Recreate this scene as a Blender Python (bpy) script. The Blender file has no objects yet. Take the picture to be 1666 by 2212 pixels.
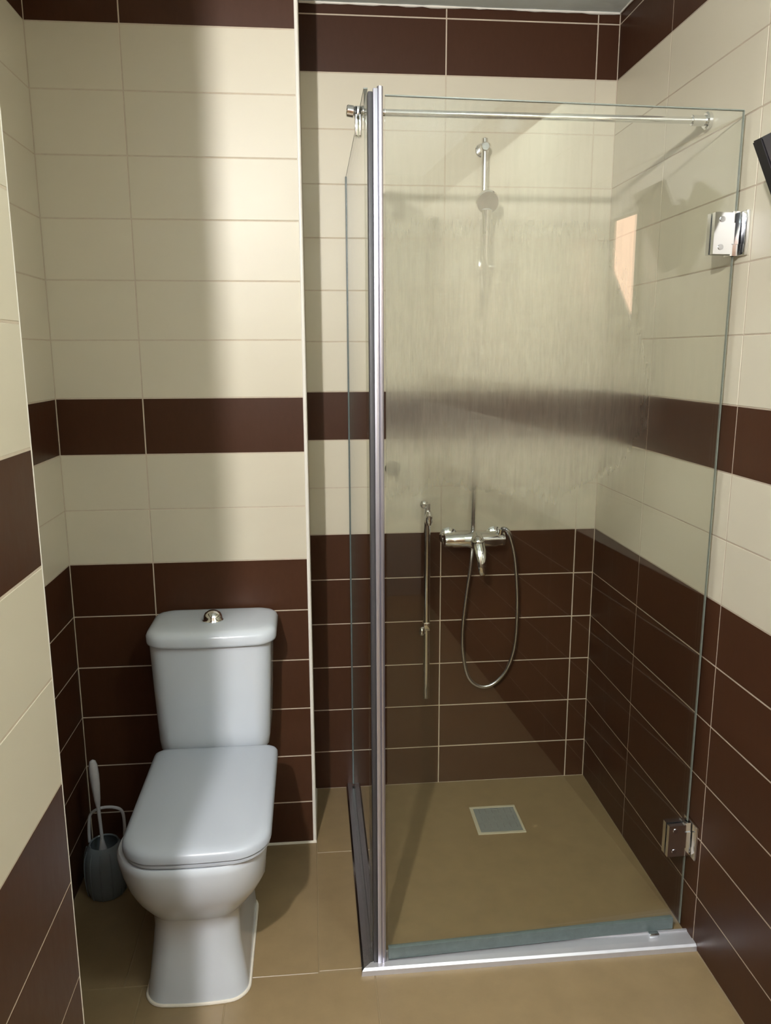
import bpy, bmesh, math, random
from mathutils import Vector, Matrix
random.seed(4)
S = bpy.context.scene
COL = S.collection

# ---------------------------------------------------------------- camera
IMG_W, IMG_H, F_PX = 1666, 2212, 1700.2
right = Vector((0.99560747, -0.09357012, -0.00322379))
up = Vector((0.02153683, 0.19537568, 0.98049197))
fwd = Vector((0.0911149, 0.97625457, -0.19653269))
cam_data = bpy.data.cameras.new('camera')
cam_data.sensor_fit = 'HORIZONTAL'
cam_data.sensor_width = 36.0
cam_data.lens = 36.0 * F_PX / IMG_W
cam_data.clip_start = 0.02
cam = bpy.data.objects.new('camera', cam_data)
COL.objects.link(cam)
m = Matrix.Identity(4)
for i, v in enumerate((right, up, -fwd)):
    for j in range(3):
        m[j][i] = v[j]
m.translation = Vector((-0.91916, -2.44873, 1.44756))
cam.matrix_world = m
S.camera = cam

# ---------------------------------------------------------------- world, exposure
world = bpy.data.worlds.new('world')
S.world = world
world.use_nodes = True
world.node_tree.nodes['Background'].inputs[0].default_value = (0.75, 0.85, 0.8, 1)
world.node_tree.nodes['Background'].inputs[1].default_value = 0.0
S.view_settings.view_transform = 'Standard'
S.view_settings.look = 'None'
S.view_settings.gamma = 1.0
S.view_settings.use_curve_mapping = False
S.view_settings.exposure = 0.10
S.cycles.max_bounces = 14
S.cycles.transparent_max_bounces = 24
S.cycles.transmission_bounces = 10
S.cycles.glossy_bounces = 6
LAMP_POS = (-1.338, -2.68, 2.19)
LAMP_STRENGTH = 4900.0          # globe of the wall lamp
LAMP_COL = (1.0, 0.975, 0.965)
FILL_POS = (-0.22, -1.95)
FILL_STRENGTH = 42.0            # unseen ceiling panel, added as fill to brighten the left pier
FILL_COL = (0.84, 1.0, 0.98)
GLOW_STRENGTH = 9.0           # little warm side window

# ---------------------------------------------------------------- key dimensions
H = 0.15
ZB = 0.8854                    # top of the brown dado
ZC = 2.415                     # ceiling
XC, YC = -0.9327, -0.2959      # outer corner of the boxed duct behind the toilet
XL = -1.5868                   # alcove side wall
XP, YP = -1.263, -1.4437       # corner of the pier on the left
YREC = -1.74                   # where the pier ends again
YBACK = -3.7
GAP = 0.0023
TH = 0.008                     # tile thickness in front of the wall slab
PROUD = 0.0014


# ---------------------------------------------------------------- materials
def mat(name):
    mt = bpy.data.materials.new(name)
    mt.use_nodes = True
    nt = mt.node_tree
    nt.nodes.clear()
    out = nt.nodes.new('ShaderNodeOutputMaterial')
    return mt, nt, out


def N(nt, kind, **kw):
    n = nt.nodes.new(kind)
    for k, v in kw.items():
        if k in n.inputs:
            n.inputs[k].default_value = v
        else:
            setattr(n, k, v)
    return n


def simple(name, col, rough=0.5, metal=0.0, var=0.0, scale=20.0, bump=0.0, bscale=80.0, coat=0.0, spec=0.5,
           stretch=(1, 1, 1), transm=0.0, rvar=0.0, obj_var=0.0):
    mt, nt, out = mat(name)
    p = N(nt, 'ShaderNodeBsdfPrincipled')
    p.inputs['Base Color'].default_value = (*col, 1)
    p.inputs['Roughness'].default_value = rough
    p.inputs['Metallic'].default_value = metal
    p.inputs['Coat Weight'].default_value = coat
    p.inputs['Coat Roughness'].default_value = 0.08
    p.inputs['Specular IOR Level'].default_value = spec
    p.inputs['Transmission Weight'].default_value = transm
    geo = N(nt, 'ShaderNodeNewGeometry')
    mp = N(nt, 'ShaderNodeMapping')
    mp.inputs['Scale'].default_value = stretch
    nt.links.new(geo.outputs['Position'], mp.inputs['Vector'])
    if var or rvar or obj_var:
        no = N(nt, 'ShaderNodeTexNoise', Scale=scale, Detail=5.0, Roughness=0.6)
        nt.links.new(mp.outputs[0], no.inputs['Vector'])
        mr = N(nt, 'ShaderNodeMapRange')
        mr.inputs['To Min'].default_value = 1 - var
        mr.inputs['To Max'].default_value = 1 + var
        nt.links.new(no.outputs['Fac'], mr.inputs['Value'])
        oi = N(nt, 'ShaderNodeObjectInfo')
        mo = N(nt, 'ShaderNodeMapRange')
        mo.inputs['To Min'].default_value = 1 - obj_var
        mo.inputs['To Max'].default_value = 1 + obj_var
        nt.links.new(oi.outputs['Random'], mo.inputs['Value'])
        mu = N(nt, 'ShaderNodeMath', operation='MULTIPLY')
        nt.links.new(mr.outputs[0], mu.inputs[0])
        nt.links.new(mo.outputs[0], mu.inputs[1])
        vm = N(nt, 'ShaderNodeVectorMath', operation='SCALE')
        vm.inputs[0].default_value = col
        nt.links.new(mu.outputs[0], vm.inputs['Scale'])
        nt.links.new(vm.outputs[0], p.inputs['Base Color'])
        if rvar:
            r = N(nt, 'ShaderNodeMapRange')
            r.inputs['To Min'].default_value = max(0.02, rough - rvar)
            r.inputs['To Max'].default_value = rough + rvar
            nt.links.new(no.outputs['Fac'], r.inputs['Value'])
            nt.links.new(r.outputs[0], p.inputs['Roughness'])
    if bump:
        nb = N(nt, 'ShaderNodeTexNoise', Scale=bscale, Detail=4.0)
        nt.links.new(mp.outputs[0], nb.inputs['Vector'])
        b = N(nt, 'ShaderNodeBump', Strength=bump, Distance=0.002)
        nt.links.new(nb.outputs['Fac'], b.inputs['Height'])
        nt.links.new(b.outputs[0], p.inputs['Normal'])
    nt.links.new(p.outputs[0], out.inputs[0])
    return mt


def emit(name, col, s):
    mt, nt, out = mat(name)
    e = N(nt, 'ShaderNodeEmission')
    e.inputs[0].default_value = (*col, 1)
    e.inputs[1].default_value = s
    nt.links.new(e.outputs[0], out.inputs[0])
    return mt


CREAM = simple('cream_glazed_tile', (0.60, 0.55, 0.43), 0.42, var=0.025, scale=5, bump=0.04, bscale=9, obj_var=0.015,
               stretch=(1, 1, 2.2), spec=0.52)
BROWN = simple('brown_glazed_tile', (0.053, 0.0205, 0.0095), 0.38, var=0.14, scale=90, bump=0.10, bscale=30, rvar=0.06,
               obj_var=0.06, stretch=(1, 1, 0.35), spec=0.22)
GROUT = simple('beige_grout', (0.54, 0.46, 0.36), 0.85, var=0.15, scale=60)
GROUT_R = simple('shaded_grout', (0.44, 0.365, 0.28), 0.85, var=0.25, scale=12)  # right wall grout, colour darkened to stand in for the dim light there
PLASTER = simple('painted_ceiling', (0.74, 0.82, 0.84), 0.85, var=0.08, scale=15, bump=0.5, bscale=30)
PAINT = simple('painted_wall', (0.30, 0.29, 0.25), 0.8)
FLOORT = simple('sand_floor_tile', (0.245, 0.170, 0.086), 0.36, var=0.20, scale=16, bump=0.12, bscale=60, rvar=0.08, obj_var=0.02)
FGROUT = simple('sand_grout', (0.25, 0.182, 0.098), 0.6, var=0.1, scale=60)
CERAMIC = simple('white_ceramic', (0.59, 0.63, 0.68), 0.16, coat=0.3)
SEATP = simple('white_seat_plastic', (0.44, 0.47, 0.52), 0.26)
CAULK = simple('white_sealant', (0.72, 0.66, 0.56), 0.5)
CHROME = simple('chrome', (0.82, 0.83, 0.85), 0.09, metal=1.0)
CHROME_D = simple('dull_chrome', (0.62, 0.63, 0.66), 0.22, metal=1.0, bump=0.15, bscale=200)
DARKM = simple('tarnished_metal', (0.16, 0.16, 0.14), 0.3, metal=0.8)
ALU = simple('anodised_aluminium', (0.50, 0.49, 0.55), 0.34, metal=0.85, var=0.05, scale=30)
ALU_W = simple('white_aluminium', (0.50, 0.485, 0.56), 0.32, metal=0.9, var=0.05, scale=30)
ALU_T = simple('pale_threshold_aluminium', (0.66, 0.65, 0.68), 0.36, metal=0.6, var=0.05, scale=30)
GASKET = simple('dark_rubber_gasket', (0.035, 0.033, 0.035), 0.5)
SEAL = simple('grey_green_seal', (0.11, 0.14, 0.135), 0.30, var=0.3, scale=50, bump=0.3, bscale=90)
BRUSHW = simple('white_brush_plastic', (0.46, 0.45, 0.46), 0.4, var=0.15, scale=50)
HOLD = simple('clear_grey_plastic', (0.22, 0.25, 0.27), 0.25, var=0.15, scale=20, transm=0.25)
BLACK = simple('black_plastic', (0.006, 0.005, 0.008), 0.45)
DRAIN = simple('grey_steel_grate', (0.30, 0.33, 0.32), 0.45, metal=0.35, var=0.18, scale=60)
DRAINF = simple('pale_drain_rim', (0.50, 0.45, 0.33), 0.5)
TRIMW = simple('white_pvc_trim', (0.80, 0.77, 0.70), 0.35)
WOOD = simple('brown_door_paint', (0.16, 0.09, 0.05), 0.4, var=0.2, scale=8, stretch=(6, 6, 0.6))
LAMP_E = emit('lamp_globe_glow', LAMP_COL, LAMP_STRENGTH)
FILL_E = emit('ceiling_fill_glow', FILL_COL, FILL_STRENGTH)
PEACH_E = emit('warm_window_glow', (1.0, 0.64, 0.46), GLOW_STRENGTH)


def glass(name, fog_door):
    """Shower glass: clear and faintly green, dulled in its middle height by dried steam, drops and runs."""
    mt, nt, out = mat(name)
    L = nt.links.new
    tr = N(nt, 'ShaderNodeBsdfTransparent')
    tr.inputs[0].default_value = (0.965, 0.975, 0.950, 1)
    gl = N(nt, 'ShaderNodeBsdfGlossy', Roughness=0.015)
    gl.inputs[0].default_value = (1, 1, 1, 1)
    fr = N(nt, 'ShaderNodeFresnel', IOR=1.50)
    g0 = N(nt, 'ShaderNodeNewGeometry')
    io = N(nt, 'ShaderNodeMapRange')              # the straight-through pane needs the same index on both faces
    io.inputs['To Min'].default_value = 1.50
    io.inputs['To Max'].default_value = 1 / 1.50
    L(g0.outputs['Backfacing'], io.inputs['Value'])
    L(io.outputs[0], fr.inputs['IOR'])
    body = tr.outputs[0]
    if fog_door:
        geo = N(nt, 'ShaderNodeNewGeometry')
        sep = N(nt, 'ShaderNodeSeparateXYZ')
        L(geo.outputs['Position'], sep.inputs[0])
        # fine vertical runs
        mp = N(nt, 'ShaderNodeMapping')
        mp.inputs['Scale'].default_value = (110, 110, 9)
        L(geo.outputs['Position'], mp.inputs[0])
        runs = N(nt, 'ShaderNodeTexNoise', Scale=1.0, Detail=3.0, Roughness=0.65)
        L(mp.outputs[0], runs.inputs['Vector'])
        # ragged lower border of the fog
        mp2 = N(nt, 'ShaderNodeMapping')
        mp2.inputs['Scale'].default_value = (7, 7, 5)
        L(geo.outputs['Position'], mp2.inputs[0])
        rag = N(nt, 'ShaderNodeTexNoise', Scale=1.0, Detail=4.0)
        L(mp2.outputs[0], rag.inputs['Vector'])
        zz = N(nt, 'ShaderNodeMath', operation='MULTIPLY_ADD')
        L(rag.outputs['Fac'], zz.inputs[0])
        zz.inputs[1].default_value = 0.16
        L(sep.outputs['Z'], zz.inputs[2])

        def mapr(src, a, b, c, d, smooth=True):
            r = N(nt, 'ShaderNodeMapRange')
            r.interpolation_type = 'LINEAR'
            r.clamp = True
            for k, v in zip(('From Min', 'From Max', 'To Min', 'To Max'), (a, b, c, d)):
                r.inputs[k].default_value = v
            L(src, r.inputs['Value'])
            return r.outputs[0]

        def mul(a, b):
            q = N(nt, 'ShaderNodeMath', operation='MULTIPLY')
            L(a, q.inputs[0])
            L(b, q.inputs[1])
            return q.outputs[0]
        lo = mapr(zz.outputs[0], 1.17, 1.36, 0.0, 1.0)
        hi = mapr(sep.outputs['Z'], 1.40, 1.80, 1.0, 0.12)
        xr = mapr(sep.outputs['X'], -0.34, -0.14, 1.0, 0.12)
        st = mapr(runs.outputs['Fac'], 0.38, 0.60, 0.72, 1.0)
        fog = mul(mul(lo, hi), mul(xr, st))
        fg = N(nt, 'ShaderNodeMath', operation='MULTIPLY')
        L(fog, fg.inputs[0])
        fg.inputs[1].default_value = 0.74
        rf = N(nt, 'ShaderNodeBsdfRefraction', Roughness=0.30, IOR=1.42)
        rf.inputs['Color'].default_value = (1, 1, 0.98, 1)
        mx = N(nt, 'ShaderNodeMixShader')
        L(fg.outputs[0], mx.inputs[0])
        L(tr.outputs[0], mx.inputs[1])
        L(rf.outputs[0], mx.inputs[2])
        # a little light caught by the dried film
        df = N(nt, 'ShaderNodeBsdfTranslucent')
        df.inputs[0].default_value = (0.8, 0.76, 0.66, 1)
        fd = N(nt, 'ShaderNodeMath', operation='MULTIPLY')
        L(mul(lo, mul(xr, mapr(sep.outputs['Z'], 1.5, 1.85, 1.0, 0.55))), fd.inputs[0])
        fd.inputs[1].default_value = 0.07
        mx2 = N(nt, 'ShaderNodeMixShader')
        L(fd.outputs[0], mx2.inputs[0])
        L(mx.outputs[0], mx2.inputs[1])
        d2 = N(nt, 'ShaderNodeBsdfDiffuse')
        d2.inputs[0].default_value = (0.8, 0.76, 0.64, 1)
        dm = N(nt, 'ShaderNodeMixShader')
        dm.inputs[0].default_value = 0.5
        L(df.outputs[0], dm.inputs[1])
        L(d2.outputs[0], dm.inputs[2])
        L(dm.outputs[0], mx2.inputs[2])
        body = mx2.outputs[0]
    fm = N(nt, 'ShaderNodeMixShader')
    L(fr.outputs[0], fm.inputs[0])
    L(body, fm.inputs[1])
    L(gl.outputs[0], fm.inputs[2])
    L(fm.outputs[0], out.inputs[0])
    return mt


GLASS_DOOR = glass('door_glass', True)
GLASS_SIDE = glass('side_glass', False)
GLASS_EDGE = simple('green_glass_edge', (0.20, 0.22, 0.19), 0.25)


# ---------------------------------------------------------------- mesh helpers
def finish(bm, name, mtl, parent=None, smooth=30, extra=None):
    me = bpy.data.meshes.new(name)
    bmesh.ops.recalc_face_normals(bm, faces=bm.faces[:])
    bm.to_mesh(me)
    bm.free()
    me.materials.append(mtl)
    for e in (extra or []):
        me.materials.append(e)
    if smooth:
        me.polygons.foreach_set('use_smooth', [True] * len(me.polygons))
        me.set_sharp_from_angle(angle=math.radians(smooth))
    o = bpy.data.objects.new(name, me)
    COL.objects.link(o)
    if parent:
        o.parent = parent
        o.matrix_parent_inverse = parent_inv(parent)
    return o


def parent_inv(p):
    mm = Matrix.Identity(4)
    q = p
    chain = []
    while q:
        chain.append(q)
        q = q.parent
    for q in reversed(chain):
        mm = mm @ (q.matrix_parent_inverse if q.parent else Matrix.Identity(4)) @ q.matrix_basis
    return mm.inverted()


def box(bm, lo, hi, bev=0.0, seg=2):
    lo, hi = Vector(lo), Vector(hi)
    r = bmesh.ops.create_cube(bm, size=1.0)
    vs = r['verts']
    for v in vs:
        v.co = Vector([(lo[i] + hi[i]) / 2 + v.co[i] * (hi[i] - lo[i]) for i in range(3)])
    if bev:
        es = list({e for v in vs for e in v.link_edges})
        bmesh.ops.bevel(bm, geom=es, offset=bev, segments=seg, profile=0.5, affect='EDGES')


def frame(d):
    d = d.normalized()
    a = Vector((0, 0, 1)) if abs(d.z) < 0.9 else Vector((1, 0, 0))
    u = d.cross(a).normalized()
    return u, d.cross(u).normalized()


def loft(bm, rings, caps=True):
    vr = [[bm.verts.new(p) for p in r] for r in rings]
    n = len(vr[0])
    for a, b in zip(vr[:-1], vr[1:]):
        for i in range(n):
            bm.faces.new((a[i], a[(i + 1) % n], b[(i + 1) % n], b[i]))
    if caps:
        bm.faces.new(vr[0])
        bm.faces.new(vr[-1])


def lathe(bm, base, d, prof, n=24):
    """prof: list of (distance along d, radius)."""
    base, d = Vector(base), Vector(d).normalized()
    u, v = frame(d)
    loft(bm, [[base + d * t + (u * math.cos(2 * math.pi * k / n) + v * math.sin(2 * math.pi * k / n)) * max(r, 1e-4)
               for k in range(n)] for t, r in prof])


def cyl(bm, a, b, r, r2=None, n=20, ch=0.0):
    a, b = Vector(a), Vector(b)
    Ln = (b - a).length
    r2 = r if r2 is None else r2
    if ch:
        lathe(bm, a, b - a, [(0, r - ch), (ch, r), (Ln - ch, r2), (Ln, r2 - ch)], n)
    else:
        lathe(bm, a, b - a, [(0, r), (Ln, r2)], n)


def ball(bm, c, r, sc=(1, 1, 1), n=20):
    res = bmesh.ops.create_uvsphere(bm, u_segments=n, v_segments=n // 2 + 2, radius=r)
    for v in res['verts']:
        v.co = Vector(c) + Vector([v.co[i] * sc[i] for i in range(3)])


def spline(pts, k=10):
    P = [Vector(p) for p in pts]
    P = [P[0] * 2 - P[1]] + P + [P[-1] * 2 - P[-2]]
    out = []
    for i in range(1, len(P) - 2):
        for s in range(k):
            t = s / k
            p0, p1, p2, p3 = P[i - 1:i + 3]
            out.append(0.5 * ((2 * p1) + (p2 - p0) * t + (2 * p0 - 5 * p1 + 4 * p2 - p3) * t * t
                              + (3 * p1 - p0 - 3 * p2 + p3) * t ** 3))
    out.append(P[-2])
    return out


def tube(bm, pts, r, n=12, k=10, smooth=True, rfun=None):
    C = spline(pts, k) if smooth else [Vector(p) for p in pts]
    u, _ = frame(C[1] - C[0])
    rings = []
    for i, c in enumerate(C):
        d = (C[min(i + 1, len(C) - 1)] - C[max(i - 1, 0)]).normalized()
        u = (u - d * u.dot(d)).normalized()
        v = d.cross(u)
        rr = rfun(i / (len(C) - 1), i) if rfun else r
        rings.append([c + (u * math.cos(2 * math.pi * q / n) + v * math.sin(2 * math.pi * q / n)) * rr for q in range(n)])
    loft(bm, rings)


def rrect(cx, hw, yf, yb, z, rf, rb, n=8, bow=0.0, taper=0.0):
    """Rounded plan outline, front at yf (towards the camera), back at yb; bow pushes the front out in an arc."""
    pts = []
    def arc(x, y, r, a0):
        for i in range(n + 1):
            a = a0 + math.pi / 2 * i / n
            pts.append([x + r * math.cos(a), y + r * math.sin(a)])
    arc(cx + hw - rf, yf + rf, rf, -math.pi / 2)
    arc(cx + hw - rb, yb - rb, rb, 0)
    arc(cx - hw + rb, yb - rb, rb, math.pi / 2)
    arc(cx - hw + rf, yf + rf, rf, math.pi)
    # midpoints on the front edge so it can bow
    m = 6
    xa, xb = cx - hw + rf, cx + hw - rf
    for i in range(1, m):
        pts.append([xa + (xb - xa) * i / m, yf])
    out = []
    for x, y in pts:
        w = max(0.0, (y * -1 - (-yb)) / (yb - yf)) if yb != yf else 0
        w = (yb - y) / (yb - yf)
        x = cx + (x - cx) * (1 - taper * (1 - max(0.0, min(1.0, w))) ** 2)
        out.append(Vector((x, y - bow * (1 - ((x - cx) / hw) ** 2) * max(0, w) ** 3, z)))
    return out


def thing(name, label, cat, loc=(0, 0, 0), group=None):
    o = bpy.data.objects.new(name, None)
    o.location = loc
    o.empty_display_size = 0.05
    COL.objects.link(o)
    return tag(o, label, cat, group)


def tag(o, label, cat, group=None):
    o['label'] = label
    o['category'] = cat
    if group:
        o['group'] = group
    return o


def struct(o, label=None):
    o['kind'] = 'structure'
    if label:
        o['label'] = label
    return o


# ---------------------------------------------------------------- tiles
_tile_cache = {}


def tile_mesh(w, h, mtl):
    key = (round(w, 4), round(h, 4), mtl.name)
    if key in _tile_cache:
        return _tile_cache[key]
    c = 0.0011
    f, b = -TH, 0.0
    V = [(0, b, 0), (w, b, 0), (w, b, h), (0, b, h),
         (0, f + c, 0), (w, f + c, 0), (w, f + c, h), (0, f + c, h),
         (c, f, c), (w - c, f, c), (w - c, f, h - c), (c, f, h - c)]
    F = [(8, 9, 10, 11)]
    for a in (0, 4):
        for i in range(4):
            j = (i + 1) % 4
            F.append((a + i, a + j, a + 4 + j, a + 4 + i))
    me = bpy.data.meshes.new('tile')
    me.from_pydata(V, [], F)
    me.materials.append(mtl)
    _tile_cache[key] = me
    return me


ROWS = []                                     # (z0, z1, material)
zr = ZB - 5 * H
ROWS.append((0.0, zr, BROWN))
k = -5
while zr < ZC - 0.001:
    z1 = min(zr + H, ZC)
    if k < 0:
        mm = BROWN
    elif k in (0, 1):
        mm = CREAM
    elif k == 2:
        mm = BROWN
    elif k < 9:
        mm = CREAM
    else:
        mm = BROWN
    ROWS.append((zr, z1, mm))
    zr = z1
    k += 1


def tiled_wall(name, label, origin, ang, edges, slab, seen=None, grout=None):
    """origin: point on the finished face at u=0; ang: rotation of the local frame about Z; edges: joints along u.
    slab: (lo, hi) box of the wall body. seen(u0,u1): column is in view -> separate tiles, else joined as stuff."""
    bm = bmesh.new()
    box(bm, slab[0], slab[1])
    w = struct(finish(bm, name, grout or GROUT, smooth=0), label)
    rot = Matrix.Rotation(ang, 4, 'Z')
    pairs = list(zip(edges[:-1], edges[1:]))
    unseen = []
    g = GAP / 2
    for ia, (a, b) in enumerate(pairs):
        for (z0, z1, mt) in ROWS:
            wdt, hgt = b - a - 2 * g, z1 - z0 - 2 * g
            if wdt < 0.006 or hgt < 0.006:
                continue
            j = random.uniform(-0.00025, 0.00025)
            local = Vector((a + g, TH - PROUD * 0 + j, z0 + g))
            M = Matrix.Translation(Vector(origin)) @ rot @ Matrix.Translation(local)
            if seen and not seen(a, b):
                unseen.append((wdt, hgt, mt, M))
                continue
            o = bpy.data.objects.new('tile', tile_mesh(wdt, hgt, mt))
            COL.objects.link(o)
            o.parent = w
            o.matrix_world = M
    if unseen:
        bm = bmesh.new()
        mats = [CREAM, BROWN]
        for wdt, hgt, mt, M in unseen:
            tm = tile_mesh(wdt, hgt, mt)
            vs = [bm.verts.new(M @ v.co) for v in tm.vertices]
            for p in tm.polygons:
                f = bm.faces.new([vs[i] for i in p.vertices])
                f.material_index = mats.index(mt)
        o = finish(bm, 'tile_field', CREAM, w, smooth=0, extra=[BROWN])
        o['kind'] = 'stuff'
    return w


E2 = 0.4535
GR = 0.0006                                    # grout sits this far behind the tile face
# shower back wall, facing the camera, at Y = 0
tiled_wall('wall_back', 'tiled back wall of the shower niche, brown dado under cream', (0, 0, 0), 0.0,
           [XC, -0.5110, -0.0650, 0.0],
           ((XC - 0.05, GR, 0), (0.2, 0.2, ZC)))
# duct face behind the toilet at Y = YC
tiled_wall('wall_duct', 'tiled face of the boxed duct behind the toilet', (0, YC, 0), 0.0,
           [XL, -1.3635, XC - 0.004],
           ((XL - 0.2, YC + GR, 0), (XC - GR, 0.2, ZC)))
# duct return, facing the shower (+X)
rw = tiled_wall('wall_duct_return', 'narrow tiled return of the duct beside the shower', (XC, YC, 0), math.pi / 2,
                [0.004, -YC],
                ((XC - 0.03, YC + 0.01, 0), (XC - GR, -0.002, ZC)))
# right wall, facing -X, u runs towards the camera
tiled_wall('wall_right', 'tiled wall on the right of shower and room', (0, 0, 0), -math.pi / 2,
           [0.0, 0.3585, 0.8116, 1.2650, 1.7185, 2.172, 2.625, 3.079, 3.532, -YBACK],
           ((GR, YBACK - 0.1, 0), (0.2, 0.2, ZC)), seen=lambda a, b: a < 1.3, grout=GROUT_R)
# alcove side wall, facing +X
tiled_wall('wall_left', 'tiled side wall of the toilet alcove, mostly hidden', (XL, YP, 0), math.pi / 2,
           [0.0, 0.2417, 0.6947, -YP + YC],
           ((XL - 0.2, YP - 0.02, 0), (XL - GR, 0.1, ZC)))
# pier and room wall on the left, facing +X, and the end of the pier
XREC = -1.46
tiled_wall('wall_pier', 'tiled pier nearest the viewer at the left edge', (XP, 0, 0), math.pi / 2, [YREC, YP - 0.004],
           ((XL - 0.2, YREC, 0), (XP - GR, YP - GR, ZC)))
tiled_wall('wall_pier_end', None, (XP, YP, 0), math.pi,
           [0.004, XP - XL],
           ((XL + 0.001, YP - 0.03, 0), (XP - 0.012, YP - GR - 0.0002, ZC)), seen=lambda a, b: False)
bm = bmesh.new(); box(bm, (XL - 0.2, YBACK - 0.15, 0), (0.2, YBACK, ZC))
struct(finish(bm, 'wall_front', PAINT, smooth=0))
bm = bmesh.new()
box(bm, (XL - 0.2, YBACK - 0.15, ZC), (0.2, 0.2, ZC + 0.1))
struct(finish(bm, 'ceiling', PLASTER, smooth=0), 'grey painted ceiling above the shower')

# corner trims and sealant
bm = bmesh.new()
r = 0.0058
for k_ in range(1):
    a = [Vector((XC - 0.004, YC + 0.004, 0)) + Vector((r * math.cos(t), r * math.sin(t), 0))
         for t in [2 * math.pi * q / 16 for q in range(16)]]
    loft(bm, [a, [p + Vector((0, 0, ZC - 0.001)) for p in a]])
struct(finish(bm, 'trim_1', TRIMW), 'white corner trim on the duct beside the shower')
bm = bmesh.new()
r = 0.0030
a = [Vector((XP - 0.003, YP - 0.003, 0)) + Vector((r * math.cos(t), r * math.sin(t), 0))
     for t in [2 * math.pi * q / 12 for q in range(12)]]
loft(bm, [a, [p + Vector((0, 0, ZC - 0.001)) for p in a]])
struct(finish(bm, 'trim_2', TRIMW), 'thin pale corner trim on the left pier')
bm = bmesh.new()
tube(bm, [(XL, YC - 0.002, 0.001), (XC, YC - 0.002, 0.001), (XC + 0.001, -0.002, 0.001)], 0.005, n=8, smooth=False)
struct(finish(bm, 'trim_3', CAULK), 'pale sealant bead along the foot of the duct')
bm = bmesh.new()
random.seed(11)
pts = [(-0.93 + 0.93 * i / 40, -0.003, ZC - 0.001) for i in range(41)]
tube(bm, pts, 0.004, n=8, smooth=False, rfun=lambda t, i: random.uniform(0.002, 0.0055))
pts = [(-0.003, -1.0 * i / 30, ZC - 0.001) for i in range(31)]
tube(bm, pts, 0.004, n=8, smooth=False, rfun=lambda t, i: random.uniform(0.002, 0.0045))
struct(finish(bm, 'trim_4', TRIMW), 'ragged white sealant where the tiles meet the ceiling')

# ---------------------------------------------------------------- floor
bm = bmesh.new(); box(bm, (XL - 0.2, YBACK - 0.1, -0.12), (0.2, 0.2, -0.0012))
floor = struct(finish(bm, 'floor', FGROUT, smooth=0), 'sand coloured tiled floor')


def floor_tile(x0, x1, y0, y1, seen=True, g=0.0012):
    bm = bmesh.new()
    c = 0.0008
    x0, x1, y0, y1 = x0 + g, x1 - g, y0 + g, y1 - g
    V = [(x0, y0, -0.008), (x1, y0, -0.008), (x1, y1, -0.008), (x0, y1, -0.008),
         (x0, y0, -c), (x1, y0, -c), (x1, y1, -c), (x0, y1, -c),
         (x0 + c, y0 + c, 0), (x1 - c, y0 + c, 0), (x1 - c, y1 - c, 0), (x0 + c, y1 - c, 0)]
    vs = [bm.verts.new(v) for v in V]
    bm.faces.new([vs[i] for i in (8, 9, 10, 11)])
    for a in (0, 4):
        for i in range(4):
            j = (i + 1) % 4
            bm.faces.new([vs[q] for q in (a + i, a + j, a + 4 + j, a + 4 + i)])
    return finish(bm, 'tile', FLOORT, floor, smooth=0)


SX, SY = -0.797, -0.810
floor_tile(SX, 0, SY, 0)                                        # shower floor reads as one field
for x0, x1, y0, y1 in [(-0.930, SX, -0.352, 0), (-0.930, SX, SY, -0.352),
                       (XL, -1.384, -0.815, YC), (-1.384, -0.930, -0.815, YC),
                       (XL, -1.340, -1.27, -0.815), (-1.340, -1.144, -1.27, -0.815), (-1.144, -0.797, -1.27, -0.815), (-0.797, 0, -1.27, SY)]:
    floor_tile(x0, x1, y0, y1)
yy = -1.27
while yy > YBACK:
    for x0, x1 in [(XL, -1.144), (-1.144, -0.690), (-0.690, -0.237), (-0.237, 0)]:
        floor_tile(x0, x1, max(yy - 0.4535, YBACK), yy)
    yy -= 0.4535

# ---------------------------------------------------------------- wall lamp, added ceiling fill and openings out of view
lamp = thing('wall_lamp', 'globe lamp on the wall behind the viewer', 'lamp', (LAMP_POS[0], LAMP_POS[1], LAMP_POS[2]))
bm = bmesh.new(); ball(bm, LAMP_POS, 0.030, n=28); finish(bm, 'globe', LAMP_E, lamp)
bm = bmesh.new(); cyl(bm, (XREC, LAMP_POS[1], LAMP_POS[2]), (XREC + 0.012, LAMP_POS[1], LAMP_POS[2]), 0.040, ch=0.004)
cyl(bm, (XREC + 0.012, LAMP_POS[1], LAMP_POS[2]), (LAMP_POS[0] - 0.026, LAMP_POS[1], LAMP_POS[2]), 0.014)
finish(bm, 'bracket', CHROME_D, lamp)
cl = thing('ceiling_fill', 'unseen square ceiling panel added as fill', 'fill light', (FILL_POS[0], FILL_POS[1], ZC))  # added fill panel above the view, mainly for the pier face
bm = bmesh.new(); box(bm, (FILL_POS[0] - 0.17, FILL_POS[1] - 0.17, ZC - 0.022), (FILL_POS[0] + 0.17, FILL_POS[1] + 0.17, ZC), 0.006)
finish(bm, 'frame', ALU_W, cl)
bm = bmesh.new(); box(bm, (FILL_POS[0] - 0.15, FILL_POS[1] - 0.15, ZC - 0.026), (FILL_POS[0] + 0.15, FILL_POS[1] + 0.15, ZC - 0.0215))
finish(bm, 'fill_panel', FILL_E, cl, smooth=0)
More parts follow.
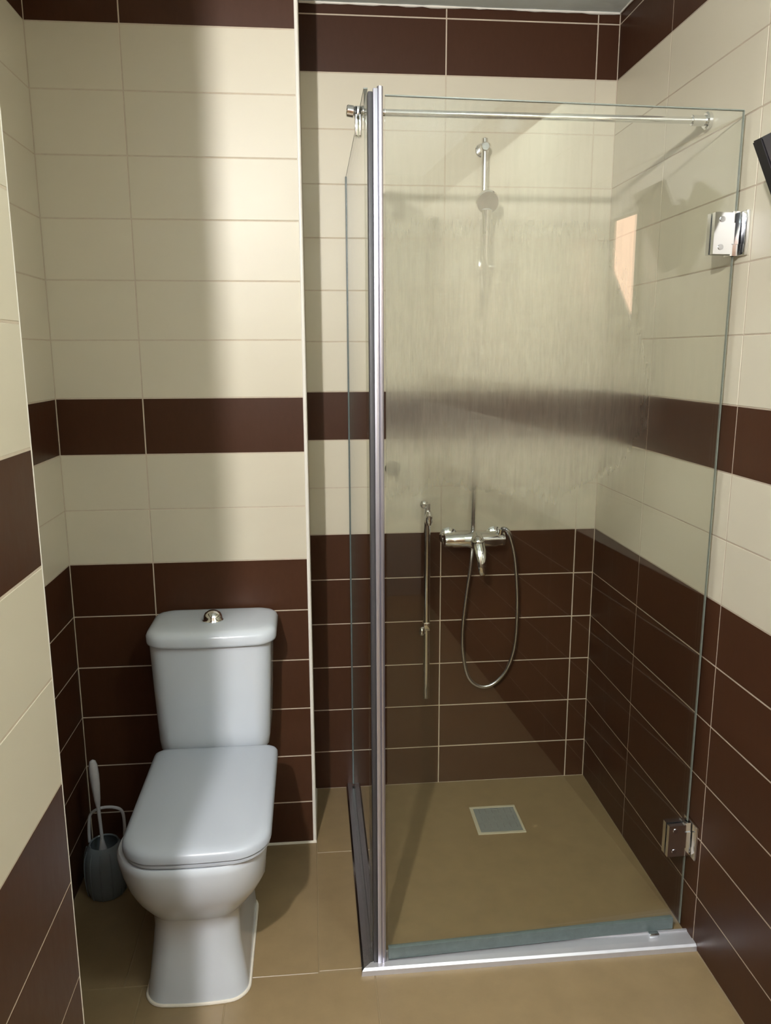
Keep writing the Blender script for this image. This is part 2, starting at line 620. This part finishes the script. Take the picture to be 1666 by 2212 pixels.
# small warm lit window in the right wall, just outside the picture, mirrored in the door glass
bm = bmesh.new()
wy0, wy1 = -1.335, -1.205
poly = [(wy1, 1.815), (wy0, 1.815), (wy0, 1.675), (wy1, 1.53)]
f = [bm.verts.new((-0.010, y, z)) for y, z in poly]
b = [bm.verts.new((-0.002, y, z)) for y, z in poly]
bm.faces.new(f); bm.faces.new(b)
for i in range(4):
    bm.faces.new((f[i], f[(i + 1) % 4], b[(i + 1) % 4], b[i]))
win = struct(finish(bm, 'window_1', PEACH_E, smooth=0), 'small warm lit window beyond the frame')
bm = bmesh.new()
loop_ = [Vector((-0.006, y, z)) for y, z in poly]
for i in range(4):
    cyl(bm, loop_[i], loop_[(i + 1) % 4], 0.008, n=8)
finish(bm, 'window_frame', TRIMW, win)
bm = bmesh.new()
box(bm, (-1.2, YBACK, 0), (-0.42, YBACK + 0.045, 2.05), 0.004)
door = struct(finish(bm, 'door_1', WOOD, smooth=0))
bm = bmesh.new()
cyl(bm, (-0.5, YBACK + 0.045, 1.0), (-0.5, YBACK + 0.09, 1.0), 0.011)
cyl(bm, (-0.5, YBACK + 0.088, 1.0), (-0.62, YBACK + 0.088, 1.0), 0.009)
finish(bm, 'door_handle', CHROME, door)

# ---------------------------------------------------------------- toilet
TX = -1.196
toilet = thing('toilet', 'white close-coupled toilet with lid closed, standing in front of the boxed duct', 'toilet', (TX, -0.6, 0))
bm = bmesh.new()
PX = TX - 0.012
secs = [  # z, cx, half width, yf, yb, rf, rb, bow
    (0.000, PX, 0.116, -0.872, -0.52, 0.040, 0.05, 0.010),
    (0.012, PX, 0.115, -0.872, -0.52, 0.042, 0.05, 0.010),
    (0.060, PX, 0.108, -0.868, -0.50, 0.044, 0.05, 0.008),
    (0.120, PX, 0.100, -0.866, -0.49, 0.046, 0.05, 0.006),
    (0.180, PX + .003, 0.096, -0.866, -0.48, 0.046, 0.05, 0.006),
    (0.212, PX + .004, 0.098, -0.868, -0.47, 0.046, 0.05, 0.008),
    (0.222, PX + .005, 0.104, -0.874, -0.46, 0.050, 0.05, 0.012),
    (0.245, PX + .007, 0.122, -0.890, -0.43, 0.066, 0.05, 0.016),
    (0.275, PX + .009, 0.140, -0.910, -0.40, 0.080, 0.04, 0.018),
    (0.310, PX + .011, 0.154, -0.928, -0.36, 0.090, 0.04, 0.018),
    (0.350, TX - .003, 0.159, -0.942, -0.325, 0.094, 0.03, 0.016),
    (0.380, TX - .003, 0.163, -0.948, -0.312, 0.094, 0.03, 0.016),
    (0.394, TX - .003, 0.163, -0.949, -0.310, 0.094, 0.03, 0.016),
    (0.400, TX - .003, 0.159, -0.945, -0.312, 0.090, 0.03, 0.016),
]
loft(bm, [rrect(cx, hw, yf, yb, z, rf, rb, bow=bw, taper=0.0 if z < 0.24 else 0.26) for z, cx, hw, yf, yb, rf, rb, bw in secs])
finish(bm, 'bowl', CERAMIC, toilet, smooth=50)

bm = bmesh.new()
SXc = TX + 0.011
def seat_rings(zs, hw=0.159, yf=-0.953, yb=-0.505, rf=0.075, rb=0.022, bow=0.012, grow=None):
    return [rrect(SXc, hw - i, yf + i, yb - i * 0.6, z, rf - i * 0.5, rb, bow=bow) for z, i in zs]
loft(bm, seat_rings([(0.402, 0.006), (0.405, 0.003), (0.410, 0.003), (0.412, 0.006)]))
for sx in (-0.075, 0.075):
    cyl(bm, (SXc + sx - 0.02, -0.507, 0.412), (SXc + sx + 0.02, -0.507, 0.412), 0.010, n=12)
finish(bm, 'seat', SEATP, toilet, smooth=40)
bm = bmesh.new()
loft(bm, seat_rings([(0.4135, 0.003), (0.416, 0.0), (0.428, 0.0005), (0.434, 0.004), (0.4385, 0.011), (0.4405, 0.022),
                     (0.4415, 0.050), (0.4418, 0.10)]))
finish(bm, 'seat_lid', SEATP, toilet, smooth=50)

cist_c = TX
bm = bmesh.new()
cr = []
for z, hw, yf, r_ in [(0.400, 0.128, -0.470, 0.03), (0.404, 0.137, -0.476, 0.035), (0.415, 0.144, -0.482, 0.038),
                      (0.44, 0.147, -0.485, 0.04), (0.58, 0.153, -0.489, 0.042), (0.718, 0.158, -0.492, 0.044)]:
    cr.append(rrect(cist_c, hw, yf, -0.308, z, r_, 0.012, bow=0.010))
loft(bm, cr)
finish(bm, 'cistern', CERAMIC, toilet, smooth=50)
bm = bmesh.new()
cr = []
for z, i in [(0.712, 0.005), (0.715, 0.001), (0.720, 0.0), (0.736, 0.0), (0.744, 0.004), (0.7495, 0.012), (0.752, 0.024),
             (0.7535, 0.05)]:
    cr.append(rrect(cist_c + 0.004, 0.168 - i, -0.503 + i, -0.303 - i * 0.35, z, 0.050 - i * 0.4, 0.035, bow=0.012))
loft(bm, cr)
tl = finish(bm, 'cistern_lid', CERAMIC, toilet, smooth=50)
bm = bmesh.new()
lathe(bm, (TX + 0.004, -0.415, 0.7525), (0, 0, 1), [(0, 0.027), (0.004, 0.0275), (0.007, 0.0255), (0.014, 0.0245), (0.022, 0.0205),
                                          (0.028, 0.012), (0.030, 0.003)], 28)
fb = finish(bm, 'flush_button', CHROME, toilet)
fb['label'] = 'domed chrome flush button'
bm = bmesh.new()
base = rrect(PX, 0.1165, -0.8735, -0.52, 0.002, 0.041, 0.05, bow=0.010)
def bead(bm, loop_pts, r, n=8):
    m_ = len(loop_pts)
    rings = []
    for i in range(m_):
        d = (loop_pts[(i + 1) % m_] - loop_pts[i - 1]).normalized()
        out_ = Vector((d.y, -d.x, 0))
        rings.append([bm.verts.new(loop_pts[i] + out_ * (r * math.cos(2 * math.pi * q / n)) + Vector((0, 0, r * math.sin(2 * math.pi * q / n)))) for q in range(n)])
    for i in range(m_):
        a, b = rings[i], rings[(i + 1) % m_]
        for q in range(n):
            bm.faces.new((a[q], a[(q + 1) % n], b[(q + 1) % n], b[q]))
bead(bm, base, 0.0042)
so = finish(bm, 'sealant_bead', CAULK, toilet)
so['label'] = 'cream sealant bead around the foot'

# ---------------------------------------------------------------- toilet brush
BX, BY = -1.512, -0.462
brush = thing('toilet_brush', 'white toilet brush with a tapered handle standing in its holder beside the toilet', 'toilet brush', (BX, BY, 0))
bm = bmesh.new()
lathe(bm, (BX + 0.002, BY, 0.150), (-0.05, 0.04, 1), [(0, 0.0045), (0.10, 0.0050), (0.125, 0.0085), (0.165, 0.0115),
                                      (0.195, 0.0125), (0.222, 0.0115), (0.234, 0.008), (0.238, 0.002)], 16)
finish(bm, 'handle', BRUSHW, brush)
bm = bmesh.new()
lathe(bm, (BX + 0.004, BY, 0.02), (-0.02, 0.0, 1), [(0, 0.015), (0.01, 0.030), (0.075, 0.031), (0.09, 0.014), (0.14, 0.005)], 18)
finish(bm, 'brush_head', BRUSHW, brush)
holder = thing('brush_holder', 'grey translucent rounded toilet brush holder on the floor left of the toilet', 'brush holder', (BX + 0.01, BY, 0))
bm = bmesh.new()
out_p = [(0, 0.046), (0.004, 0.050), (0.03, 0.054), (0.07, 0.056), (0.11, 0.054), (0.138, 0.046), (0.150, 0.038)]
in_p = [(0.147, 0.035), (0.136, 0.042), (0.11, 0.050), (0.03, 0.050), (0.008, 0.042), (0.0075, 0.002)]
lathe(bm, (BX + 0.006, BY, 0), (0, 0, 1), [(0, 0.002)] + out_p + in_p, 32)
finish(bm, 'cup', HOLD, holder, smooth=60)
bm = bmesh.new()
for q in range(12):
    a = math.pi * 2 * q / 12
    tube(bm, [(BX + 0.006 + (rr + 0.0008) * math.cos(a), BY + (rr + 0.0008) * math.sin(a), z) for z, rr in out_p[1:6]], 0.0016, n=6, k=3)
finish(bm, 'ribs', HOLD, holder)
bm = bmesh.new()
tube(bm, [(BX - 0.040, BY + 0.025, 0.135), (BX - 0.040, BY + 0.03, 0.175), (BX - 0.034, BY + 0.034, 0.212), (BX - 0.010, BY + 0.036, 0.228), (BX + 0.025, BY + 0.036, 0.230),
          (BX + 0.050, BY + 0.034, 0.218), (BX + 0.056, BY + 0.028, 0.18), (BX + 0.054, BY + 0.02, 0.12)], 0.0042, n=10)
finish(bm, 'loop_handle', BRUSHW, holder)

# ---------------------------------------------------------------- shower enclosure
DY_L, DY_R = -0.803, -0.768                     # door glass plane, free side and hinge side
DZ0, DZ1 = 0.028, 1.938
PXc = -0.781
enc_y = -0.803
side = thing('shower_screen', 'fixed clear glass side panel of the shower beside the toilet alcove', 'glass panel', (-0.80, -0.4, 0))
bm = bmesh.new()
box(bm, (-0.804, -0.788, 0.016), (-0.797, -0.006, 1.955), 0.0008, 1)
finish(bm, 'glass_pane', GLASS_SIDE, side, smooth=0)
bm = bmesh.new()
box(bm, (-0.8045, -0.788, 1.9545), (-0.7965, -0.006, 1.9565))
finish(bm, 'glass_edge', GLASS_EDGE, side, smooth=0)
bm = bmesh.new()
box(bm, (-0.8065, -0.008, 0.016), (-0.7945, -0.0005, 1.956), 0.001, 1)
finish(bm, 'wall_seal', SEAL, side, smooth=0)

post = thing('corner_post', 'tall aluminium corner post of the shower with a dark gasket', 'post', (PXc, enc_y, 0))
bm = bmesh.new()
box(bm, (-0.7885, -0.818, 0.0135), (-0.7795, -0.786, 1.948), 0.0015)
finish(bm, 'profile', ALU, post)
bm = bmesh.new()
tube(bm, [(-0.7745, -0.811, 0.0135), (-0.7745, -0.811, 1.952)], 0.0058, n=16, smooth=False)
box(bm, (-0.7795, -0.812, 0.0135), (-0.7735, -0.788, 1.951), 0.0015)
finish(bm, 'round_profile', ALU_W, post)
bm = bmesh.new()
box(bm, (-0.7985, -0.814, 0.0135), (-0.7885, -0.788, 1.943), 0.002)
g_ = finish(bm, 'gasket', GASKET, post)
g_['label'] = 'dark gasket strip on the left flank'

door_t = thing('shower_door', 'hinged glass shower door, fogged with dried steam across its middle', 'shower door', (-0.02, DY_R, 0))
dvec = Vector((-0.764 + 0.016, DY_L - DY_R, 0))
dn = Vector((-dvec.y, dvec.x, 0)).normalized()
p0 = Vector((-0.016, DY_R, 0))
def door_box(bm, u0, u1, n0, n1, z0, z1):
    dd = dvec.normalized()
    P = [p0 + dd * u + dn * n_ for u, n_ in ((u0, n0), (u1, n0), (u1, n1), (u0, n1))]
    loft(bm, [[p + Vector((0, 0, z0)) for p in P], [p + Vector((0, 0, z1)) for p in P]])
DL = dvec.length
bm = bmesh.new(); door_box(bm, 0, DL, -0.003, 0.003, DZ0, DZ1)
finish(bm, 'glass_pane', GLASS_DOOR, door_t, smooth=0)
bm = bmesh.new(); door_box(bm, 0, DL, -0.0033, 0.0033, DZ1, DZ1 + 0.002)
door_box(bm, -0.0012, 0, -0.0033, 0.0033, DZ0, DZ1)
finish(bm, 'glass_edge', GLASS_EDGE, door_t, smooth=0)
bm = bmesh.new(); door_box(bm, 0.02, DL - 0.002, -0.006, 0.006, 0.0175, 0.048)
finish(bm, 'bottom_seal', SEAL, door_t, smooth=0)
for zc, lab in ((1.695, 'shiny chrome hinge near the top'), (0.270, 'chrome hinge near the floor')):
    bm = bmesh.new()
    def hb(u0, u1, n0, n1, z0, z1, b=0.002):
        dd = dvec.normalized()
        P = [p0 + dd * u + dn * n_ for u, n_ in ((u0, n0), (u1, n0), (u1, n1), (u0, n1))]
        loft(bm, [[p + Vector((0, 0, z0)) for p in P], [p + Vector((0, 0, z1)) for p in P]])
    hb(0.012, 0.053, -0.016, -0.0032, zc - 0.042, zc + 0.042)
    hb(0.012, 0.053, 0.0032, 0.014, zc - 0.042, zc + 0.042)
    hb(-0.004, 0.012, -0.013, 0.011, zc - 0.045, zc - 0.022)
    hb(-0.004, 0.012, -0.013, 0.011, zc + 0.022, zc + 0.045)
    hb(-0.004, 0.0118, -0.016, 0.013, zc - 0.0215, zc + 0.0215)
    cyl(bm, p0 + Vector((0.0005, 0, zc - 0.045)), p0 + Vector((0.0005, 0, zc + 0.045)), 0.0065, n=14)
    bmesh.ops.bevel(bm, geom=[e for e in bm.edges if e.calc_face_angle(0) > 1.2], offset=0.0012, segments=2, affect='EDGES')
    hg = finish(bm, 'hinge', CHROME, door_t)
    hg['label'] = lab
    bm = bmesh.new()
    box(bm, (-0.0085, DY_R - 0.034, zc - 0.045), (-0.0002, DY_R + 0.030, zc + 0.045), 0.0015)
    finish(bm, 'wall_plate', CHROME, hg)
    bm = bmesh.new()
    for dz in (-0.028, 0.028):
        q = p0 + dvec.normalized() * 0.036 + dn * 0.014
        q2 = p0 + dvec.normalized() * 0.036 - dn * 0.016
        cyl(bm, q + Vector((0, 0, zc + dz)), q + dn * 0.0015 + Vector((0, 0, zc + dz)), 0.006, n=14)
        cyl(bm, q2 + Vector((0, 0, zc + dz)), q2 - dn * 0.0015 + Vector((0, 0, zc + dz)), 0.006, n=14)
    finish(bm, 'screw', CHROME_D, hg)

track = thing('threshold_track', 'white aluminium threshold strip along the floor under the shower door', 'track', (-0.4, -0.82, 0))
bm = bmesh.new()
prof = [(-0.836, 0.0), (-0.834, 0.012), (-0.829, 0.0165), (-0.812, 0.017), (-0.811, 0.014), (-0.783, 0.0135), (-0.782, 0.0165), (-0.776, 0.0165), (-0.775, 0)]
# mitred at the outer corner
def xs(y): return -0.829 + (y + 0.836)
loft(bm, [[Vector((xs(y), y, z)) for y, z in prof], [Vector((-0.0005, y, z)) for y, z in prof]])
finish(bm, 'rail', ALU_T, track, smooth=25)
bm = bmesh.new()
box(bm, (-0.105, -0.799, 0.0136), (-0.080, -0.785, 0.024), 0.002)
finish(bm, 'end_stop', CHROME, track)
strk = thing('side_track', 'grey metal floor channel under the glass side panel', 'track', (-0.80, -0.4, 0))
bm = bmesh.new()
prof = [(-0.829, 0.0), (-0.828, 0.012), (-0.823, 0.016), (-0.8085, 0.016), (-0.8075, 0.008), (-0.8050, 0.008)]
prof2 = [(-0.7960, 0.008), (-0.7935, 0.008), (-0.7925, 0.014), (-0.784, 0.014), (-0.7765, 0.010), (-0.7755, 0.0)]
prof = prof + prof2
loft(bm, [[Vector((x, -0.836 + (x + 0.829), z)) for x, z in prof], [Vector((x, -0.0005, z)) for x, z in prof]])
finish(bm, 'rail', CHROME_D, strk, smooth=25)

# header rod
rod = thing('stabiliser_rod', 'thin chrome rod across the shower from side panel to right wall', 'rod', (-0.4, -0.595, 1.966))
bm = bmesh.new()
cyl(bm, (-0.815, -0.595, 1.966), (-0.012, -0.595, 1.966), 0.0075, n=18)
finish(bm, 'bar', CHROME, rod)
bm = bmesh.new()
cyl(bm, (-0.014, -0.595, 1.966), (-0.0003, -0.595, 1.966), 0.019, n=24, ch=0.003)
cyl(bm, (-0.045, -0.595, 1.966), (-0.012, -0.595, 1.966), 0.0115, n=20, ch=0.001)
finish(bm, 'flange', CHROME, rod)
bm = bmesh.new()
cyl(bm, (-0.829, -0.595, 1.968), (-0.812, -0.595, 1.966), 0.0125, n=20, ch=0.002)
box(bm, (-0.8115, -0.606, 1.915), (-0.8045, -0.584, 1.976), 0.002)
box(bm, (-0.7965, -0.606, 1.915), (-0.7905, -0.584, 1.976), 0.002)
box(bm, (-0.8115, -0.606, 1.957), (-0.7905, -0.584, 1.976), 0.002)
finish(bm, 'clamp', CHROME, rod)

# ---------------------------------------------------------------- shower mixer, hose, hand shower, rails
MX, MZ = -0.413, 0.871
mixer = thing('shower_mixer', 'chrome shower mixer tap on the back wall at the top of the brown tiles', 'mixer tap', (MX, -0.06, MZ))
bm = bmesh.new()
lathe(bm, (MX - 0.098, -0.058, MZ), (1, 0, 0), [(0, 0.0142), (0.002, 0.0205), (0.012, 0.0234), (0.022, 0.0220), (0.030, 0.0254),
                                           (0.070, 0.0254), (0.098, 0.0291), (0.126, 0.0254), (0.166, 0.0254), (0.174, 0.0220),
                                           (0.184, 0.0234), (0.194, 0.0205), (0.196, 0.0142)], 28)
finish(bm, 'body', CHROME, mixer, smooth=50)
for sx in (-0.075, 0.075):
    bm = bmesh.new()
    lathe(bm, (MX + sx, -0.0005, MZ), (0, -1, 0), [(0, 0.030), (0.004, 0.030), (0.012, 0.020), (0.014, 0.012), (0.046, 0.012)], 24)
    finish(bm, 'wall_flange', CHROME, mixer)
bm = bmesh.new()
lathe(bm, (MX + 0.004, -0.066, MZ + 0.012), (0, -0.75, -0.50), [(0, 0.018), (0.016, 0.021), (0.030, 0.0215), (0.040, 0.018), (0.045, 0.009)], 24)
finish(bm, 'cartridge_cap', CHROME, mixer, smooth=50)
bm = bmesh.new()
rings = []
for t, w_, th_ in [(0, 0.018, 0.010), (0.25, 0.019, 0.009), (0.6, 0.015, 0.007), (0.9, 0.0115, 0.005), (1.0, 0.008, 0.003)]:
    c = Vector((MX + 0.005, -0.092, MZ + 0.004)).lerp(Vector((MX + 0.012, -0.132, MZ - 0.098)), t) + Vector((0, -0.016 * math.sin(math.pi * t), 0))
    rings.append([c + Vector((w_ * math.cos(a), th_ * math.sin(a) * 0.9, -th_ * math.sin(a) * 0.5)) for a in [2 * math.pi * q / 20 for q in range(20)]])
loft(bm, rings)
finish(bm, 'lever', CHROME, mixer, smooth=60)
bm = bmesh.new()
cyl(bm, (MX + 0.078, -0.062, MZ + 0.006), (MX + 0.082, -0.066, MZ + 0.036), 0.0105, n=18, ch=0.001)
finish(bm, 'hose_outlet', CHROME, mixer)

hose = None
bm = bmesh.new()
hp = [(MX + 0.083, -0.068, MZ + 0.034), (MX + 0.094, -0.075, MZ + 0.036), (MX + 0.107, -0.078, MZ + 0.020), (MX + 0.128, -0.068, MZ - 0.050), (MX + 0.143, -0.052, MZ - 0.15),
      (MX + 0.150, -0.042, MZ - 0.26), (MX + 0.147, -0.034, MZ - 0.37), (MX + 0.125, -0.030, MZ - 0.450),
      (MX + 0.085, -0.028, MZ - 0.500), (MX + 0.040, -0.028, MZ - 0.512), (MX - 0.003, -0.028, MZ - 0.480), (MX - 0.024, -0.030, MZ - 0.40),
      (MX - 0.028, -0.034, MZ - 0.30), (MX - 0.018, -0.040, MZ - 0.18), (MX - 0.006, -0.040, MZ - 0.08), (MX + 0.000, -0.026, MZ - 0.005),
      (MX + 0.002, -0.024, MZ + 0.15), (MX + 0.006, -0.026, MZ + 0.40), (MX + 0.008, -0.034, MZ + 0.62), (MX + 0.010, -0.066, MZ + 0.764)]
tube(bm, hp, 0.0066, n=12, k=22, rfun=lambda t, i: 0.0070 if i % 2 else 0.0060)
hose = finish(bm, 'hose', CHROME_D, mixer, smooth=80)
hose['label'] = 'ribbed chrome shower hose hanging in a long loop'

RX = -0.402
rail2 = thing('shower_riser_rail', 'upper chrome riser rail on the cream back wall, blurred behind the fogged door', 'rail', (RX, -0.04, 1.43))
bm = bmesh.new(); cyl(bm, (RX, -0.042, 1.425), (RX, -0.042, 2.06), 0.0095, n=20, ch=0.002)
finish(bm, 'bar', CHROME, rail2)
for z in (1.455, 2.035):
    bm = bmesh.new()
    cyl(bm, (RX, -0.0005, z), (RX, -0.055, z), 0.0125, n=20, ch=0.002)
    cyl(bm, (RX, -0.0004, z), (RX, -0.008, z), 0.020, n=24, ch=0.002)
    finish(bm, 'bracket', CHROME, rail2)
bm = bmesh.new()
box(bm, (RX - 0.017, -0.062, 1.683), (RX + 0.017, -0.026, 1.722), 0.005)
cyl(bm, (RX + 0.015, -0.045, 1.702), (RX + 0.034, -0.045, 1.702), 0.012, n=18, ch=0.002)
sl = finish(bm, 'slider', CHROME, rail2)
hs = thing('hand_shower', 'slim chrome hand shower held on the upper rail', 'hand shower', (RX, -0.08, 1.70))
bm = bmesh.new()
lathe(bm, (RX + 0.004, -0.0695, 1.640), (-0.03, -0.10, 1), [(0, 0.0075), (0.01, 0.0095), (0.10, 0.0115), (0.19, 0.0135), (0.215, 0.018)], 20)
finish(bm, 'handle', CHROME, hs)
bm = bmesh.new()
lathe(bm, (RX - 0.002, -0.080, 1.885), (0, -0.85, -0.42), [(0, 0.012), (0.006, 0.025), (0.018, 0.033), (0.028, 0.034), (0.032, 0.031)], 28)
finish(bm, 'spray_head', CHROME, hs)

BXr = -0.563
rail1 = thing('slide_rail', 'lower chrome slide rail on the back wall, left of the mixer', 'rail', (BXr, -0.04, 0.33))
bm = bmesh.new(); cyl(bm, (BXr, -0.046, 0.335), (BXr, -0.046, 0.990), 0.0110, n=20, ch=0.002)
finish(bm, 'bar', CHROME, rail1)
bm = bmesh.new()
cyl(bm, (BXr - 0.010, -0.0005, 0.985), (BXr - 0.010, -0.040, 0.985), 0.012, n=20, ch=0.002)
ball(bm, (BXr - 0.012, -0.052, 0.988), 0.0150)
finish(bm, 'bracket', CHROME, rail1)
bm = bmesh.new()
cyl(bm, (BXr, -0.0005, 0.352), (BXr, -0.046, 0.352), 0.009, n=20, ch=0.002)
finish(bm, 'bracket', CHROME, rail1)
bm = bmesh.new()
lathe(bm, (BXr + 0.003, -0.060, 0.922), (0, -0.1, 1), [(0, 0.008), (0.01, 0.0125), (0.03, 0.0130), (0.045, 0.008)], 18)
finish(bm, 'holder', CHROME, rail1)
bm = bmesh.new()
box(bm, (BXr - 0.012, -0.060, 0.572), (BXr + 0.011, -0.034, 0.600), 0.004)
ball(bm, (BXr - 0.018, -0.062, 0.573), 0.013, (0.8, 1, 1.25))
finish(bm, 'slider', CHROME, rail1)

# soap hook behind the fog
hook = thing('wall_hook', 'small chrome wall hook behind the fogged glass near the corner post', 'hook', (-0.665, -0.02, 1.09))
bm = bmesh.new()
cyl(bm, (-0.668, -0.0005, 1.095), (-0.668, -0.007, 1.095), 0.024, n=24, ch=0.002)
finish(bm, 'plate', DARKM, hook)
bm = bmesh.new()
tube(bm, [(-0.668, -0.006, 1.100), (-0.668, -0.03, 1.096), (-0.668, -0.044, 1.080), (-0.668, -0.052, 1.086), (-0.668, -0.056, 1.098)], 0.0052, n=12)
ball(bm, (-0.668, -0.056, 1.100), 0.0075)
finish(bm, 'hook_arm', DARKM, hook)

# ---------------------------------------------------------------- floor drain
drain = thing('floor_drain', 'square grey grated drain set in the shower floor', 'drain', (-0.360, -0.238, 0))
dx0, dx1, dy0, dy1 = -0.436, -0.286, -0.312, -0.162
bm = bmesh.new()
for a, b in (((dx0, dy0), (dx1, dy0 + 0.010)), ((dx0, dy1 - 0.010), (dx1, dy1)), ((dx0, dy0 + 0.010), (dx0 + 0.011, dy1 - 0.010)), ((dx1 - 0.007, dy0 + 0.010), (dx1, dy1 - 0.010))):
    box(bm, (a[0], a[1], -0.001), (b[0], b[1], 0.0024), 0.0008, 1)
finish(bm, 'rim', DRAINF, drain)
bm = bmesh.new()
box(bm, (dx0 + 0.011, dy0 + 0.010, -0.001), (dx1 - 0.007, dy1 - 0.010, 0.0012))
finish(bm, 'plate', DRAIN, drain, smooth=0)
bm = bmesh.new()
for i in range(6):
    for j in range(3):
        x = dx0 + 0.026 + i * 0.0205
        y = dy0 + 0.028 + j * 0.040
        box(bm, (x, y, 0.0010), (x + 0.0035, y + 0.026, 0.00135))
box(bm, (-0.372, dy1 - 0.020, 0.0010), (-0.345, dy1 - 0.014, 0.0016))
finish(bm, 'slot_row', simple('dark_slot', (0.22, 0.24, 0.23), 0.6), drain, smooth=0)

# ---------------------------------------------------------------- black fixture at the right edge
fx = thing('black_wall_fixture', 'black tilted rectangular fixture on the right wall above the door hinge', 'fixture', (-0.06, -1.0, 1.75))
bm = bmesh.new()
A = Vector((-0.121, -1.0, 1.819)); B = Vector((-0.082, -1.0, 1.739))
ax = (B - A).normalized()
ay = Vector((-ax.z, 0, ax.x))
if ay.x < 0:
    ay = -ay
Pn = [A, A + ax * 0.20, A + ax * 0.20 + ay * 0.075, A + ay * 0.075]
loft(bm, [[p for p in Pn], [p + Vector((0, -0.030, 0)) for p in Pn]])
bmesh.ops.bevel(bm, geom=bm.edges[:], offset=0.0025, segments=2, affect='EDGES')
finish(bm, 'case', BLACK, fx)
bm = bmesh.new()
cc = A + ax * 0.07 + ay * 0.07 + Vector((0, -0.015, 0))
cyl(bm, cc, (-0.0003, cc.y, cc.z), 0.010, n=14)
cyl(bm, (-0.010, cc.y, cc.z), (-0.0002, cc.y, cc.z), 0.024, n=20, ch=0.002)
finish(bm, 'wall_bracket', BLACK, fx)
